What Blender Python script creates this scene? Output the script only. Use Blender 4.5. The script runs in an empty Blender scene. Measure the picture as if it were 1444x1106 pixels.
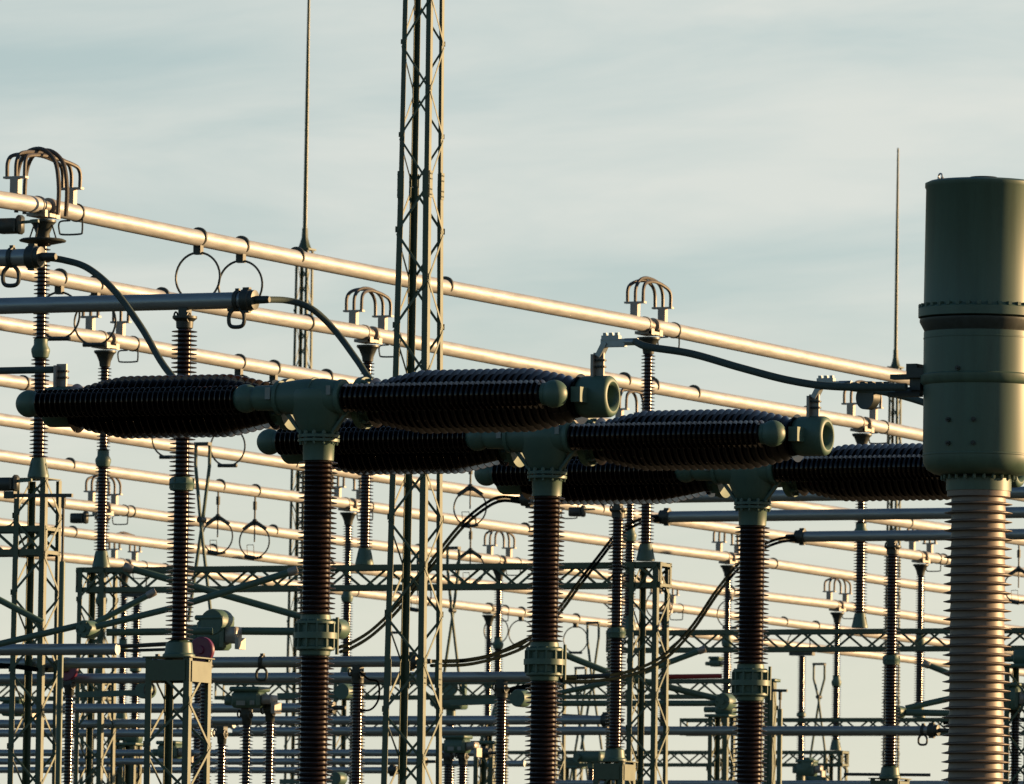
import bpy, math, random
from mathutils import Vector as V
random.seed(7)
sc = bpy.context.scene
COL = sc.collection
# ------------------------------------------------------------------ camera model (photo is 1444 x 1106)
FPX = 12470.0
YAW, PITCH, ROLL = math.radians(24.85), math.atan(918 / FPX), 0.015
CAM = V((0, 0, 1.7)); Z = V((0, 0, 1)); XD = V((1, 0, 0)); YD = V((0, 1, 0))
_fh = V((-math.sin(YAW), math.cos(YAW), 0)); _r0 = V((math.cos(YAW), math.sin(YAW), 0))
FW = (_fh * math.cos(PITCH) + Z * math.sin(PITCH)).normalized(); _u0 = _r0.cross(FW)
RT = _r0 * math.cos(ROLL) + _u0 * math.sin(ROLL); UP = _u0 * math.cos(ROLL) - _r0 * math.sin(ROLL)
def ray(px, py): return FW + RT * ((px - 722) / FPX) - UP * ((py - 553) / FPX)
def W(px, py, D): return CAM + ray(px, py) * D           # surveyed point: photo bearing + distance
def PZ(px, py, z):
    v = ray(px, py); return CAM + v * ((z - CAM.z) / v.z)
def along(P, d, px):                                      # where the line P + t d crosses the bearing px
    n = RT - FW * ((px - 722) / FPX); return P - d * ((P - CAM).dot(n) / d.dot(n))
def ywid(P, py):                                          # height of bearing py above the plan point P
    Q = V((P.x, P.y, CAM.z)); a = (Q - CAM).dot(FW); k = (553 - py) / FPX
    b = (Q - CAM).dot(UP)
    return CAM.z + (k * a - b) / (Z.dot(UP) - k * Z.dot(FW))

# ------------------------------------------------------------------ mesh builder
class M:
    def __init__(s): s.v = []; s.f = []
    def add(s, vs, fs):
        n = len(s.v); s.v += [tuple(p) for p in vs]; s.f += [tuple(i + n for i in f) for f in fs]; return s
    def box(s, c, sz, ax=None):
        x, y, z = ax or (XD, YD, Z); c = V(c); h = [t / 2 for t in sz]
        vs = [c + x * (h[0] * i) + y * (h[1] * j) + z * (h[2] * k) for k in (-1, 1) for j in (-1, 1) for i in (-1, 1)]
        return s.add(vs, [(0, 2, 3, 1), (4, 5, 7, 6), (0, 1, 5, 4), (2, 6, 7, 3), (0, 4, 6, 2), (1, 3, 7, 5)])
    def cbox(s, c, sz, b=0.02):                           # chamfered box
        c = V(c); hx, hy, hz = [t / 2 for t in sz]; b = min(b, hx * .8, hy * .8, hz * .8)
        def ring(z, i): 
            a, d = hx - i, hy - i
            return [c + V(p) for p in ((a - b, -d, z), (a, -d + b, z), (a, d - b, z), (a - b, d, z), (-a + b, d, z), (-a, d - b, z), (-a, -d + b, z), (-a + b, -d, z))]
        vs = ring(-hz, b * .7) + ring(-hz + b, 0) + ring(hz - b, 0) + ring(hz, b * .7)
        fs = [tuple(range(7, -1, -1)), tuple(range(24, 32))]
        for k in range(3):
            for i in range(8): j = (i + 1) % 8; fs.append((k * 8 + i, k * 8 + j, k * 8 + 8 + j, k * 8 + 8 + i))
        return s.add(vs, fs)
    def bar(s, p, q, w, h, up=Z):
        p, q = V(p), V(q); d = q - p; L = d.length; d.normalize()
        a = d.cross(V(up)); a = a.normalized() if a.length > 1e-5 else XD.copy(); b = a.cross(d)
        return s.box((p + q) / 2, (w, L, h), (a, d, b))
    def angle(s, p, q, d1, d2, w, t):                     # L profile, heel on p-q, flanges towards d1 and d2
        p, q, d1, d2 = V(p), V(q), V(d1), V(d2)
        prof = [V((0, 0, 0)), d1 * w, d1 * w + d2 * t, d1 * t + d2 * t, d1 * t + d2 * w, d2 * w]
        vs = [p + a for a in prof] + [q + a for a in prof]
        fs = [(i, (i + 1) % 6, (i + 1) % 6 + 6, i + 6) for i in range(6)] + [(5, 4, 3, 0), (3, 2, 1, 0), (6, 9, 10, 11), (6, 7, 8, 9)]
        return s.add(vs, fs)
    def tube(s, pts, r, seg=8, caps=True):
        pts = [V(p) for p in pts]; n = len(pts); rs = r if isinstance(r, (list, tuple)) else [r] * n
        d0 = (pts[1] - pts[0]).normalized(); a = d0.orthogonal().normalized(); vs = []
        for i, p in enumerate(pts):
            d = (pts[min(i + 1, n - 1)] - pts[max(i - 1, 0)]).normalized()
            a = (a - d * a.dot(d)).normalized(); b = d.cross(a)
            vs += [p + (a * math.cos(2 * math.pi * k / seg) + b * math.sin(2 * math.pi * k / seg)) * rs[i] for k in range(seg)]
        fs = [(i * seg + k, i * seg + (k + 1) % seg, (i + 1) * seg + (k + 1) % seg, (i + 1) * seg + k) for i in range(n - 1) for k in range(seg)]
        if caps: fs += [tuple(range(seg - 1, -1, -1)), tuple(range((n - 1) * seg, n * seg))]
        return s.add(vs, fs)
    def lathe(s, prof, o=(0, 0, 0), ax=Z, seg=24):        # profile of (radius, distance along ax)
        o, ax = V(o), V(ax).normalized(); a = ax.orthogonal().normalized(); b = ax.cross(a); vs = []
        cs = [(math.cos(2 * math.pi * k / seg), math.sin(2 * math.pi * k / seg)) for k in range(seg)]
        for r, h in prof: vs += [o + ax * h + (a * c + b * t) * max(r, 1e-4) for c, t in cs]
        fs = [(i * seg + k, i * seg + (k + 1) % seg, (i + 1) * seg + (k + 1) % seg, (i + 1) * seg + k) for i in range(len(prof) - 1) for k in range(seg)]
        n = len(prof); fs += [tuple(range(seg - 1, -1, -1)), tuple(range((n - 1) * seg, n * seg))]
        return s.add(vs, fs)
    def torus(s, c, ax, R, r, seg=32, ms=8, a0=0, a1=360, ref=None):
        c, ax = V(c), V(ax).normalized(); a = V(ref) if ref else ax.orthogonal().normalized(); b = ax.cross(a)
        n = seg + (1 if a1 - a0 < 360 else 0)
        pts = [c + (a * math.cos(math.radians(a0 + (a1 - a0) * k / seg)) + b * math.sin(math.radians(a0 + (a1 - a0) * k / seg))) * R for k in range(seg + 1)]
        return s.tube(pts, r, ms, a1 - a0 < 360)
    def sphere(s, c, r, seg=20, n=10):
        return s.lathe([(r * math.sin(math.pi * i / n), -r * math.cos(math.pi * i / n)) for i in range(n + 1)], c, Z, seg)
    def build(s, name, mat, parent=None, loc=None, sharp=38, **kw):
        o = parent.location if parent else V(loc or (0, 0, 0))
        if parent and parent.parent: o = parent['_o'] if '_o' in parent else o
        org = V(parent['_w']) if parent else V(o)
        me = bpy.data.meshes.new(name); me.from_pydata([tuple(V(p) - org) for p in s.v], [], s.f); me.update()
        if sharp:
            me.polygons.foreach_set('use_smooth', [True] * len(me.polygons)); me.set_sharp_from_angle(angle=math.radians(sharp))
        me.materials.append(mat); ob = bpy.data.objects.new(name, me); COL.objects.link(ob)
        if parent: ob.parent = parent
        else: ob.location = org
        ob['_w'] = tuple(org); return ob
def tag(o, label=None, cat=None, group=None, kind=None):
    for k, v in (('label', label), ('category', cat), ('group', group), ('kind', kind)):
        if v: o[k] = v
    return o
def thing(name, loc, label, cat, group=None):
    o = bpy.data.objects.new(name, None); COL.objects.link(o); o.location = V(loc); o['_w'] = tuple(loc); o.empty_display_size = .2
    return tag(o, label, cat, group)
def copy_tree(o, loc=None, parent=None):
    c = o.copy(); COL.objects.link(c)
    if parent: c.parent = parent
    if loc is not None: c.location = V(loc); c['_w'] = tuple(loc)
    for ch in list(o.children): copy_tree(ch, None, c)
    return c
def cr(pts, n=8):                                         # Catmull-Rom through points
    pts = [V(p) for p in pts]; P = [pts[0] * 2 - pts[1]] + pts + [pts[-1] * 2 - pts[-2]]; out = []
    for i in range(1, len(P) - 2):
        for k in range(n):
            t = k / n; a, b, c, d = P[i - 1], P[i], P[i + 1], P[i + 2]
            out.append(.5 * (2 * b + (c - a) * t + (2 * a - 5 * b + 4 * c - d) * t * t + (3 * b - a - 3 * c + d) * t ** 3))
    return out + [pts[-1]]

# ------------------------------------------------------------------ materials
def mat(name, col, rough=.5, metal=0., var=.15, scale=3., bump=0., dirt=None, dscale=1.2, spec=.5, coat=0., stretch=None):
    m = bpy.data.materials.new(name); m.use_nodes = True; nt = m.node_tree; b = nt.nodes['Principled BSDF']
    tc = nt.nodes.new('ShaderNodeTexCoord'); src = tc.outputs['Object']
    if stretch:
        mp = nt.nodes.new('ShaderNodeMapping'); mp.inputs['Scale'].default_value = stretch; nt.links.new(src, mp.inputs[0]); src = mp.outputs[0]
    n = nt.nodes.new('ShaderNodeTexNoise'); n.inputs['Scale'].default_value = scale; n.inputs['Detail'].default_value = 6; nt.links.new(src, n.inputs[0])
    r = nt.nodes.new('ShaderNodeValToRGB'); r.color_ramp.elements[0].position = .3; r.color_ramp.elements[1].position = .7
    r.color_ramp.elements[0].color = tuple(c * (1 - var) for c in col) + (1,); r.color_ramp.elements[1].color = tuple(min(1, c * (1 + var)) for c in col) + (1,)
    nt.links.new(n.outputs[0], r.inputs[0]); out = r.outputs[0]
    if dirt:
        n2 = nt.nodes.new('ShaderNodeTexNoise'); n2.inputs['Scale'].default_value = dscale; n2.inputs['Detail'].default_value = 8; n2.inputs['Roughness'].default_value = .7; nt.links.new(src, n2.inputs[0])
        r2 = nt.nodes.new('ShaderNodeValToRGB'); r2.color_ramp.elements[0].position = .55; r2.color_ramp.elements[1].position = .72; nt.links.new(n2.outputs[0], r2.inputs[0])
        mx = nt.nodes.new('ShaderNodeMix'); mx.data_type = 'RGBA'; mx.inputs['B'].default_value = tuple(dirt) + (1,)
        sx = nt.nodes.new('ShaderNodeMath'); sx.operation = 'MULTIPLY'; sx.inputs[1].default_value = .6; nt.links.new(r2.outputs[0], sx.inputs[0])
        nt.links.new(sx.outputs[0], mx.inputs['Factor']); nt.links.new(out, mx.inputs['A']); out = mx.outputs['Result']
    nt.links.new(out, b.inputs['Base Color'])
    rr = nt.nodes.new('ShaderNodeMapRange'); rr.inputs['To Min'].default_value = max(.02, rough - .1); rr.inputs['To Max'].default_value = min(1, rough + .1)
    nt.links.new(n.outputs[0], rr.inputs[0]); nt.links.new(rr.outputs[0], b.inputs['Roughness'])
    b.inputs['Metallic'].default_value = metal; b.inputs['Specular IOR Level'].default_value = spec; b.inputs['Coat Weight'].default_value = coat
    if bump:
        bp = nt.nodes.new('ShaderNodeBump'); bp.inputs['Strength'].default_value = bump; bp.inputs['Distance'].default_value = .01
        nt.links.new(n.outputs[0], bp.inputs['Height']); nt.links.new(bp.outputs[0], b.inputs['Normal'])
    return m
GREEN = mat('green steel paint', (.036, .064, .036), .42, 0, .15, 4, .1, (.046, .056, .030), 2., spec=.42)
GREEN2 = mat('apparatus green paint', (.052, .102, .078), .48, 0, .12, 2, .05, (.038, .076, .056), 1.5, spec=.4)
BUS = mat('weathered aluminium', (.365, .375, .375), .44, .25, .16, 5, .12, (.22, .215, .20), 2.2, stretch=(4, .5, 4))
ALU = mat('grey aluminium', (.24, .275, .285), .38, .5, .12, 5, .05, stretch=(.5, 4, 4))
DARK = mat('dark cast fitting', (.028, .036, .032), .5, .2, .2, 12, .1)
FIT = mat('cast aluminium fitting', (.24, .225, .20), .45, .3, .15, 20, .1)
LOOP = mat('stranded copper link', (.060, .052, .042), .5, .2, .2, 30, .1)
CABLE = mat('stranded conductor', (.0045, .0065, .006), .8, 0, .15, 40, .15, spec=0.)
CABLE2 = mat('grey green sheathed conductor', (.055, .078, .073), .7, 0, .15, 40, .15, spec=.1)
TANK = mat('streaked green tank paint', (.056, .100, .072), .48, 0, .14, 3, .04, (.038, .068, .050), 2.2, spec=.4, stretch=(2.5, 2.5, .25))
BROWN = mat('brown glazed porcelain', (.0235, .0138, .0112), .2, 0, .3, 5, 0, (.042, .028, .022), 3., spec=.5)
BLACK = mat('dark glazed porcelain', (.0055, .003, .003), .11, 0, .25, 5, 0, spec=.45)
SILI = mat('grey brown silicone', (.150, .118, .092), .5, 0, .12, 6, .03, (.105, .085, .068), 4.)
MAROON = mat('maroon enamel', (.11, .012, .042), .4, 0, .12, 4, 0)
RED = mat('red enamel', (.22, .02, .02), .45, 0, .1, 4, 0)
PLATE = mat('pale enamel plate', (.16, .18, .17), .4, 0, .08, 8)
STEEL = mat('galvanised bolt', (.45, .45, .43), .4, .7, .15, 30)
CONC = mat('concrete', (.32, .31, .29), .9, 0, .15, 4, .3)
GND = mat('gravel and grass', (.028, .034, .022), .95, 0, .35, .35, .5, (.018, .03, .014), .05)

# ------------------------------------------------------------------ generic pieces
def sheds(z0, z1, rc, rs, pitch, taper=None):
    n = max(2, int(round((z1 - z0) / pitch))); p = (z1 - z0) / n; out = [(rc * .98, z0)]
    for i in range(n):
        zc = z0 + p * (i + .5); k = taper((i + .5) / n) if taper else 1.
        out += [(rc * k, zc - p * .12), (rs * k * .98, zc - p * .24), (rs * k, zc - p * .18), (rs * k * .985, zc - p * .11), (rc * k * 1.06, zc + p * .14)]
    return out + [(rc * .98, z1)]
def band(m, P, d, r, w=.05, extra=.018):                  # clamp band round a tube
    m.lathe([(r - .004, -w / 2), (r + extra, -w / 2), (r + extra, w / 2), (r - .004, w / 2)], P, d, 24)
def foundation(m, x, y, s): m.box((x, y, .12), (s, s, .36))
def lattice(par, x, y, z0, z1, w0, w1, leg, lac, step, phase=0, split=True, seed=0):
    """square lattice column: four angle legs and zigzag lacing, parts of par"""
    def c(i, z):
        t = (z - z0) / (z1 - z0); h = (w0 + (w1 - w0) * t) / 2; return V((x + (-h, h, h, -h)[i], y + (-h, -h, h, h)[i], z))
    d1 = (XD, -XD, -XD, XD); d2 = (YD, YD, -YD, -YD)
    for i in range(4): M().angle(c(i, z0), c(i, z1), d1[i], d2[i], leg, leg * .14).build('leg', GREEN, par, sharp=0)
    m = M(); n = int((z1 - z0) / step)
    for f in range(4):
        i, j = f, (f + 1) % 4; nrm = (-YD, XD, YD, -XD)[f]
        for k in range(n):
            a, b = z0 + (z1 - z0) * k / n, z0 + (z1 - z0) * (k + 1) / n
            if (k + f + phase) % 2: p, q = c(i, a), c(j, b)
            else: p, q = c(j, a), c(i, b)
            dd = (q - p); ins = dd.normalized() * .02
            off = nrm * (.006 if f % 2 else .009)
            m.bar(p + ins + off, q - ins + off, leg * .08, leg * .40, Z)
            if k % 1 == 0: m.box(p + nrm * .004 + dd * .06, (.004 if f % 2 else leg * 1.15, leg * 1.15 if f % 2 else .004, leg * .95))
    m.build('lacing', GREEN, par, sharp=0)
def truss(par, x0, x1, y, zt, dep, wid, ch, step):
    """box truss beam along X; zt = top of top chord"""
    for yy, dy in ((y - wid / 2, YD), (y + wid / 2, -YD)):
        M().angle((x0, yy, zt), (x1, yy, zt), -Z, dy, ch, ch * .13).build('chord', GREEN, par, sharp=0)
        M().angle((x0, yy, zt - dep), (x1, yy, zt - dep), Z, dy, ch, ch * .13).build('chord', GREEN, par, sharp=0)
    m = M(); n = max(2, int(abs(x1 - x0) / step)); L = (x1 - x0) / n
    for k in range(n):
        a, b = x0 + L * k, x0 + L * (k + 1)
        for yy, s in ((y - wid / 2, 1), (y + wid / 2, -1)):
            u, l = zt - ch * .5, zt - dep + ch * .5
            if (k + (s < 0)) % 2: m.bar((a, yy + s * .014, l), (b, yy + s * .014, u), .007, ch * .5, Z)
            else: m.bar((a, yy + s * .014, u), (b, yy + s * .014, l), .007, ch * .5, Z)
        for zz in (zt - .02, zt - dep + .02):
            m.bar((a, y - wid / 2 + .02, zz), (b, y + wid / 2 - .02, zz), ch * .5, .007, Z)
    for e in (x0 + .012, x1 - .012):
        for yy in (y - wid / 2 + .03, y + wid / 2 - .03): m.box((e, yy, zt - dep / 2), (.02, ch * .7, dep - .03))
        m.box((e, y, zt - ch * .5), (.016, wid - .12, ch * .6)); m.box((e, y, zt - dep + ch * .5), (.016, wid - .12, ch * .6))
    m.build('lacing', GREEN, par, sharp=0)

# ------------------------------------------------------------------ ground
g = M(); n = 48; rad = [0, 20, 60, 150, 300, 700, 2000, 6000]
g.v = [(0, 0, 0)]
for r in rad[1:]: g.v += [(r * math.cos(2 * math.pi * k / n) - 40, r * math.sin(2 * math.pi * k / n) + 120, 0) for k in range(n)]
g.v[0] = (-40, 120, 0)
g.f = [(0, 1 + k, 1 + (k + 1) % n) for k in range(n)]
for i in range(len(rad) - 2): g.f += [(1 + i * n + k, 1 + (i + 1) * n + k, 1 + (i + 1) * n + (k + 1) % n, 1 + i * n + (k + 1) % n) for k in range(n)]
tag(g.build('ground', GND), kind='structure')

# ------------------------------------------------------------------ busbars: nine tubes in three groups of three
HB, RB = 13.54, .122
ORD = ['first', 'second', 'third', 'fourth', 'fifth', 'sixth', 'seventh', 'eighth', 'ninth']
BX = [PZ(0, y, HB) for y in (279, 376, 453, 535, 591, 641, 697, 737, 774)]
GY = [111.5, 133.05, 155.0, 175.75, 196.9, 218.6]
YO = {(0, 1): -.17, (1, 1): .17, (2, 1): .12, (1, 2): -.15, (2, 2): .15, (5, 3): -.15, (6, 3): .15, (5, 4): -.17, (4, 4): .15, (6, 4): .15}                # gantry lines
# supports: (bus, gantry line, loops?)
SUP = [(0, 0, 2), (0, 1, 1), (1, 1, 1), (2, 1, 1), (1, 2, 1), (2, 2, 1), (4, 4, 1), (5, 3, 1), (5, 4, 1), (6, 3, 1), (6, 4, 1), (6, 5, 1), (7, 4, 0), (7, 5, 1), (8, 4, 1), (4, 3, 0), (3, 4, 0), (8, 5, 0)]
BANDS = {0: [280, 340, 418, 628], 1: [84, 135, 228, 433, 880, 920, 978, 1138], 2: [337, 386, 460, 1060], 3: [32, 240, 322, 700, 840, 1280],
         4: [248, 412, 845, 1330], 5: [98, 310, 360, 664, 740, 1090], 6: [184, 385, 590, 930, 1030], 7: [102, 300, 640, 1105, 1150], 8: [232, 500, 560, 735, 812, 1010, 1400]}
RINGS = {0: [280, 340], 1: [84, 135], 2: [337, 386], 3: [240, 322], 6: [930, 1030], 8: [560, 700, 735, 812, 1400]}
FORKS = {3: [664, 1437], 5: [308, 360, 664], 6: [590]}
def fork(m, P):
    m.tube([P, P - Z * .55], .022); m.tube([P - Z * .12, P - Z * .3], .045)
    c = P - Z * .98; a = P - Z * .55
    m.bar(a, a + V((.27, 0, -.17)), .05, .075); m.bar(a, a + V((-.27, 0, -.17)), .05, .075); m.sphere(a, .06, 10, 6)
    m.tube([a, a - Z * .45], .016)
    m.torus(c, YD, .36, .016, 28, 6, -28, 118, -XD) if False else m.torus(c, YD, .36, .017, 32, 6)
    m.tube([c + V((-.22, 0, -.33)), c + V((.02, 0, -.37))], .05); m.tube([c + V((.02, 0, -.37)), c + V((.2, 0, -.34))], .03)
    for dx in (-.16, .0): m.tube([c + V((dx, 0, -.33)), c + V((dx - .02, 0, -.08))], .007)
    m.tube([c + V((-.18, 0, -.08)), c + V((-.02, 0, -.08))], .007)
for i in range(9):
    x, z = BX[i].x, HB; y0 = along(BX[i], YD, -160).y; y1 = along(BX[i], YD, 1560).y
    b = thing('busbar_tube', (x, y0, z), 'pale sunlit busbar tube, %s from the top at the left edge of the photo' % ORD[i], 'busbar', 'sunlit busbar tubes in three groups of three')
    joints = sorted([GY[k] + YO.get((i, k), 0) for (bi, k, l) in SUP if bi == i and l])
    ys = [y0] + joints + [y1]
    for a, c in zip(ys[:-1], ys[1:]):
        a2, c2 = a + (.14 if a != y0 else 0), c - (.14 if c != y1 else 0)
        pts = [V((x, a2 + (c2 - a2) * t / 10, z - .035 * math.sin(math.pi * t / 10))) for t in range(11)]
        M().tube(pts, RB, 28).build('tube_section', BUS, b)
    for (bi, k, l) in SUP:
        if bi != i: continue
        P = V((x, GY[k] + YO.get((i, k), 0), z)); m = M()
        if l:
            band(m, P - YD * .17, YD, RB, .07, .012); band(m, P + YD * .17, YD, RB, .07, .012)
            m.lathe([(.085, -.16), (.085, .16)], P, YD, 16)
            m.box(P + V((0, 0, -.135)), (.30, .46, .05)); m.box(P + V((.13, -.17, -.12)), (.05, .12, .1)); m.box(P + V((.13, .17, -.12)), (.05, .12, .1))
        else: band(m, P, YD, RB, .12, .02); m.box(P + V((0, 0, -.145)), (.26, .3, .05))
        m.build('support_clamp', FIT if l else DARK, b)
        if l:
            u_ = .85 if l == 2 else .56
            for s in (-1, 1):
                lg = M(); q = P + V((0, s * u_, RB)); lg.box(q + Z * .09, (.13, .11, .22)); lg.box(q + Z * .21, (.36, .1, .03)); lg.build('terminal_lug', FIT, b)
            for dx in (-.14, 0, .14):
                h = .40 + abs(dx) * -.3 + random.uniform(-.03, .03); w_ = random.uniform(.8, 1.15)
                pts = [P + V((dx, -u_, RB + .21)), P + V((dx * 1.0, -u_ + .02, RB + .45)), P + V((dx * .8, -u_ + .2, RB + .21 + h)), P + V((dx * .55 * w_, random.uniform(-.05, .05), RB + .26 + h)), P + V((dx * .8, u_ - .2, RB + .21 + h)), P + V((dx, u_ - .02, RB + .45)), P + V((dx, u_, RB + .21))]
                e = M(); e.tube(cr(pts, 6), .029, 8); e.build('expansion_link', LOOP, b)
            if l == 2:
                for dy in (-.2, .05):
                    pts = [P + V((-.33, dy, -.1)), P + V((-.32, dy, .45)), P + V((-.2, dy, .74)), P + V((.06, dy, .80)), P + V((.28, dy, .62)), P + V((.35, dy, .25)), P + V((.34, dy, -.15))]
                    e = M(); e.tube(cr(pts, 6), .032, 8); e.build('jumper_loop', LOOP, b)
        q = P + YD * 1.02; lp = M(); band(lp, q, YD, RB, .035, .014)
        lp.tube(cr([q + V((.10, 0, -.07)), q + V((.10, 0, -.27)), q + V((.06, 0, -.31)), q + V((-.22, 0, -.31)), q + V((-.27, 0, -.27)), q + V((-.27, 0, -.13)), q + V((-.1, 0, -.11))], 5), .014, 6)
        lp.build('grounding_loop', DARK, b)
    for px in BANDS.get(i, []):
        P = along(V((x, 0, z)), YD, px); m = M(); band(m, P, YD, RB, .04, .02); m.build('tube_clamp', DARK, b)
    for px in RINGS.get(i, []):
        P = along(V((x, 0, z)), YD, px); m = M(); m.box(P - Z * .19, (.12, .1, .15)); m.torus(P - Z * .60, YD, .365, .017, 36, 6)
        m.tube([P - Z * .96 - XD * .2, P - Z * .965 + XD * .2], .035); m.build('contact_ring', DARK, b)
    for px in FORKS.get(i, []):
        P = along(V((x, 0, z)), YD, px); m = M(); fork(m, P - Z * .12); m.build('contact_hanger', DARK, b)

# ------------------------------------------------------------------ gantries with their post insulators
HG = 9.63
def bus_post(P, label):
    """post insulator, foot at P, 3.6 m tall in two stacked units"""
    t = thing('post_insulator', P, label, 'insulator', 'brown post insulators under the busbars'); x, y, z = P
    m = M(); m.lathe([(.155, 0), (.155, .03), (.15, .05), (.115, .22), (.10, .28)], P, Z, 16)
    for k in range(6):
        a = k * math.pi / 3; m.bar((x + .12 * math.cos(a), y + .12 * math.sin(a), z + .2), (x + .14 * math.cos(a), y + .14 * math.sin(a), z + .05), .015, .02)
    m.build('base_flange', GREEN2, t)
    M().lathe(sheds(z + .28, z + 1.72, .075, .135, .058), (x, y, 0), Z, 20).build('porcelain', BROWN, t)
    M().lathe([(.08, 1.70), (.115, 1.72), (.135, 1.80), (.135, 1.84), (.10, 1.90), (.10, 1.98), (.075, 2.0)], P, Z, 16).build('joint_flange', GREEN2, t)
    M().lathe(sheds(z + 1.98, z + 3.42, .062, .118, .058), (x, y, 0), Z, 20).build('porcelain', BROWN, t)
    M().lathe([(.06, 3.40), (.09, 3.42), (.1, 3.5), (.15, 3.62), (.19, 3.66), (.19, 3.69)], P, Z, 16).build('head_flange', DARK, t)
    return t
GN = ['nearest', 'second', 'third', 'fourth', 'fifth', 'farthest']
proto = None
for (bi, k, l) in SUP:
    P = V((BX[bi].x, GY[k] + YO.get((bi, k), 0), HG + .02)); lab = 'slender brown post insulator carrying the %s busbar tube on the %s gantry line' % (ORD[bi], GN[k])
    if proto is None: proto = bus_post(P, lab)
    else: copy_tree(proto, P)['label'] = lab
# corona dish of the nearest post
P = V((BX[0].x, GY[0], HG + .02)); m = M(); m.lathe([(.08, 3.36), (.30, 3.42), (.34, 3.40), (.33, 3.38), (.1, 3.33)], P, Z, 24)
for s in ((-.22, 0), (.22, 0), (0, .22), (0, -.22)): m.tube([P + V((s[0], s[1], 3.41)), P + V((s[0] * .6, s[1] * .6, 3.66))], .012, 6)
m.build('corona_dish', DARK, proto)
def gantry(label, bl, br, k, xl, xr, zb=None, cols=None):
    y = GY[k]; t = thing('lattice_gantry', ((xl + xr) / 2, y, 0), label, 'gantry', 'green lattice gantries carrying the busbars')
    zt = zb or HG
    truss(t, xl, xr, y, zt, .42, .46, .085, .42)
    for c in cols:
        zz = HG - .02
        lattice(t, c, y, .3, zz, .56, .50, .085, .03, .52, phase=1)
        f = M(); foundation(f, c, y, .9); f.build('foundation', CONC, t)
        cp = M(); cp.box((c, y, HG - .004), (.49, .49, .014))
        cp.build('cap_plate', GREEN, t)
    return t
e = .30
gantry('green lattice gantry at the left edge under the nearest post insulator', 0, 2, 0, BX[0].x - 3.2, BX[0].x + .26, HG - .68, [BX[0].x, ])
gantry('green lattice gantry behind the big circuit breaker, under the first three busbars', 0, 2, 1, BX[2].x - e, BX[0].x + e, None, [BX[0].x, BX[2].x])
gantry('green lattice gantry crossing behind the third breaker and the ribbed grey column', 0, 2, 2, BX[2].x - e, BX[0].x + e, None, [BX[0].x, BX[2].x])
gantry('distant green lattice gantry behind the left breaker post', 3, 5, 3, BX[5].x - 3.2, BX[3].x + e, None, [BX[3].x, BX[4].x, BX[5].x])
gantry('distant green lattice gantry low at the left, under the seventh busbar', 6, 8, 3, BX[8].x - e, BX[6].x + e, None, [BX[6].x, BX[8].x])
gantry('distant green lattice gantry low at right, under fourth to sixth busbars', 3, 5, 4, BX[5].x - 1.2, BX[3].x + e, None, [BX[3].x, BX[5].x])
gantry('distant green lattice gantry low in the middle, under seventh to ninth busbars', 6, 8, 4, BX[8].x - e, BX[6].x + e, None, [BX[6].x, BX[8].x])
gantry('farthest green lattice gantry, ending beside the right breaker post', 6, 8, 5, BX[8].x - e, BX[6].x + e, None, [BX[6].x, BX[8].x])

# ------------------------------------------------------------------ lattice tower and lightning masts
tb = W(586.5, 700, 118.); tx, ty = tb.x, tb.y
T = thing('lattice_tower', (tx, ty, 0), 'tall dark green lattice tower rising out of the top of the photo', 'tower')
zs = ywid(V((tx, ty, 0)), 262)
lattice(T, tx, ty, .3, zs, .70, .455, .085, .03, .62)
lattice(T, tx, ty, zs + .01, 20, .445, .37, .07, .03, .60)
for zc in (zs, ywid(V((tx, ty, 0)), 950)):
    h = .455 / 2 + (.05 if zc < zs - 1 else 0)
    for sx in (-1, 1):
        for sy in (-1, 1):
            m = M()
            m.box((tx + sx * (h + .008), ty + sy * (h - .045), zc), (.010, .09, .36)); m.box((tx + sx * (h - .045), ty + sy * (h + .008), zc), (.09, .010, .36))
            for q in (-.14, -.07, .07, .14):
                for dd in (-.065, -.025): m.box((tx + sx * (h + .016), ty + sy * (h + dd), zc + q), (.014, .018, .018))
            m.build('splice_plate', GREEN, T)
f = M(); foundation(f, tx, ty, 1.4); f.build('foundation', CONC, T)
def mast(px, py, D, rodpx, w, label, zrod):
    p = W(px, py, D); x, y, zt = p
    t = thing('lightning_mast', (x, y, 0), label, 'mast', 'lattice masts with lightning rods')
    lattice(t, x, y, .3, zt - .45, w * 1.5, w, .075, .025, .8)
    m = M(); m.box((x, y, zt - .42), (w + .1, w + .1, .05)); m.lathe([(w * .55, 0), (w * .4, .12), (.09, .3), (.08, .55)], (x, y, zt - .4), Z, 8); m.build('cap', GREEN, t)
    M().tube([(x, y, zt), (x, y, (zt + zrod) / 2), (x, y, zrod)], [.06, .05, .03], 10).build('lightning_rod', GREEN, t)
    f = M(); foundation(f, x, y, 1.2); f.build('foundation', CONC, t)
p1 = W(430, 330, 235.); p2 = W(1263, 500, 284.)
mast(430, 330, 235., 0, .36, 'slim lattice mast with a long rod, left of the tall tower', p1.z + 7.6)
mast(1263, 500, 284., 0, .32, 'slim lattice mast with a rod, left of the green tank-headed column', ywid(V((p2.x, p2.y, 0)), 209))

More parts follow.
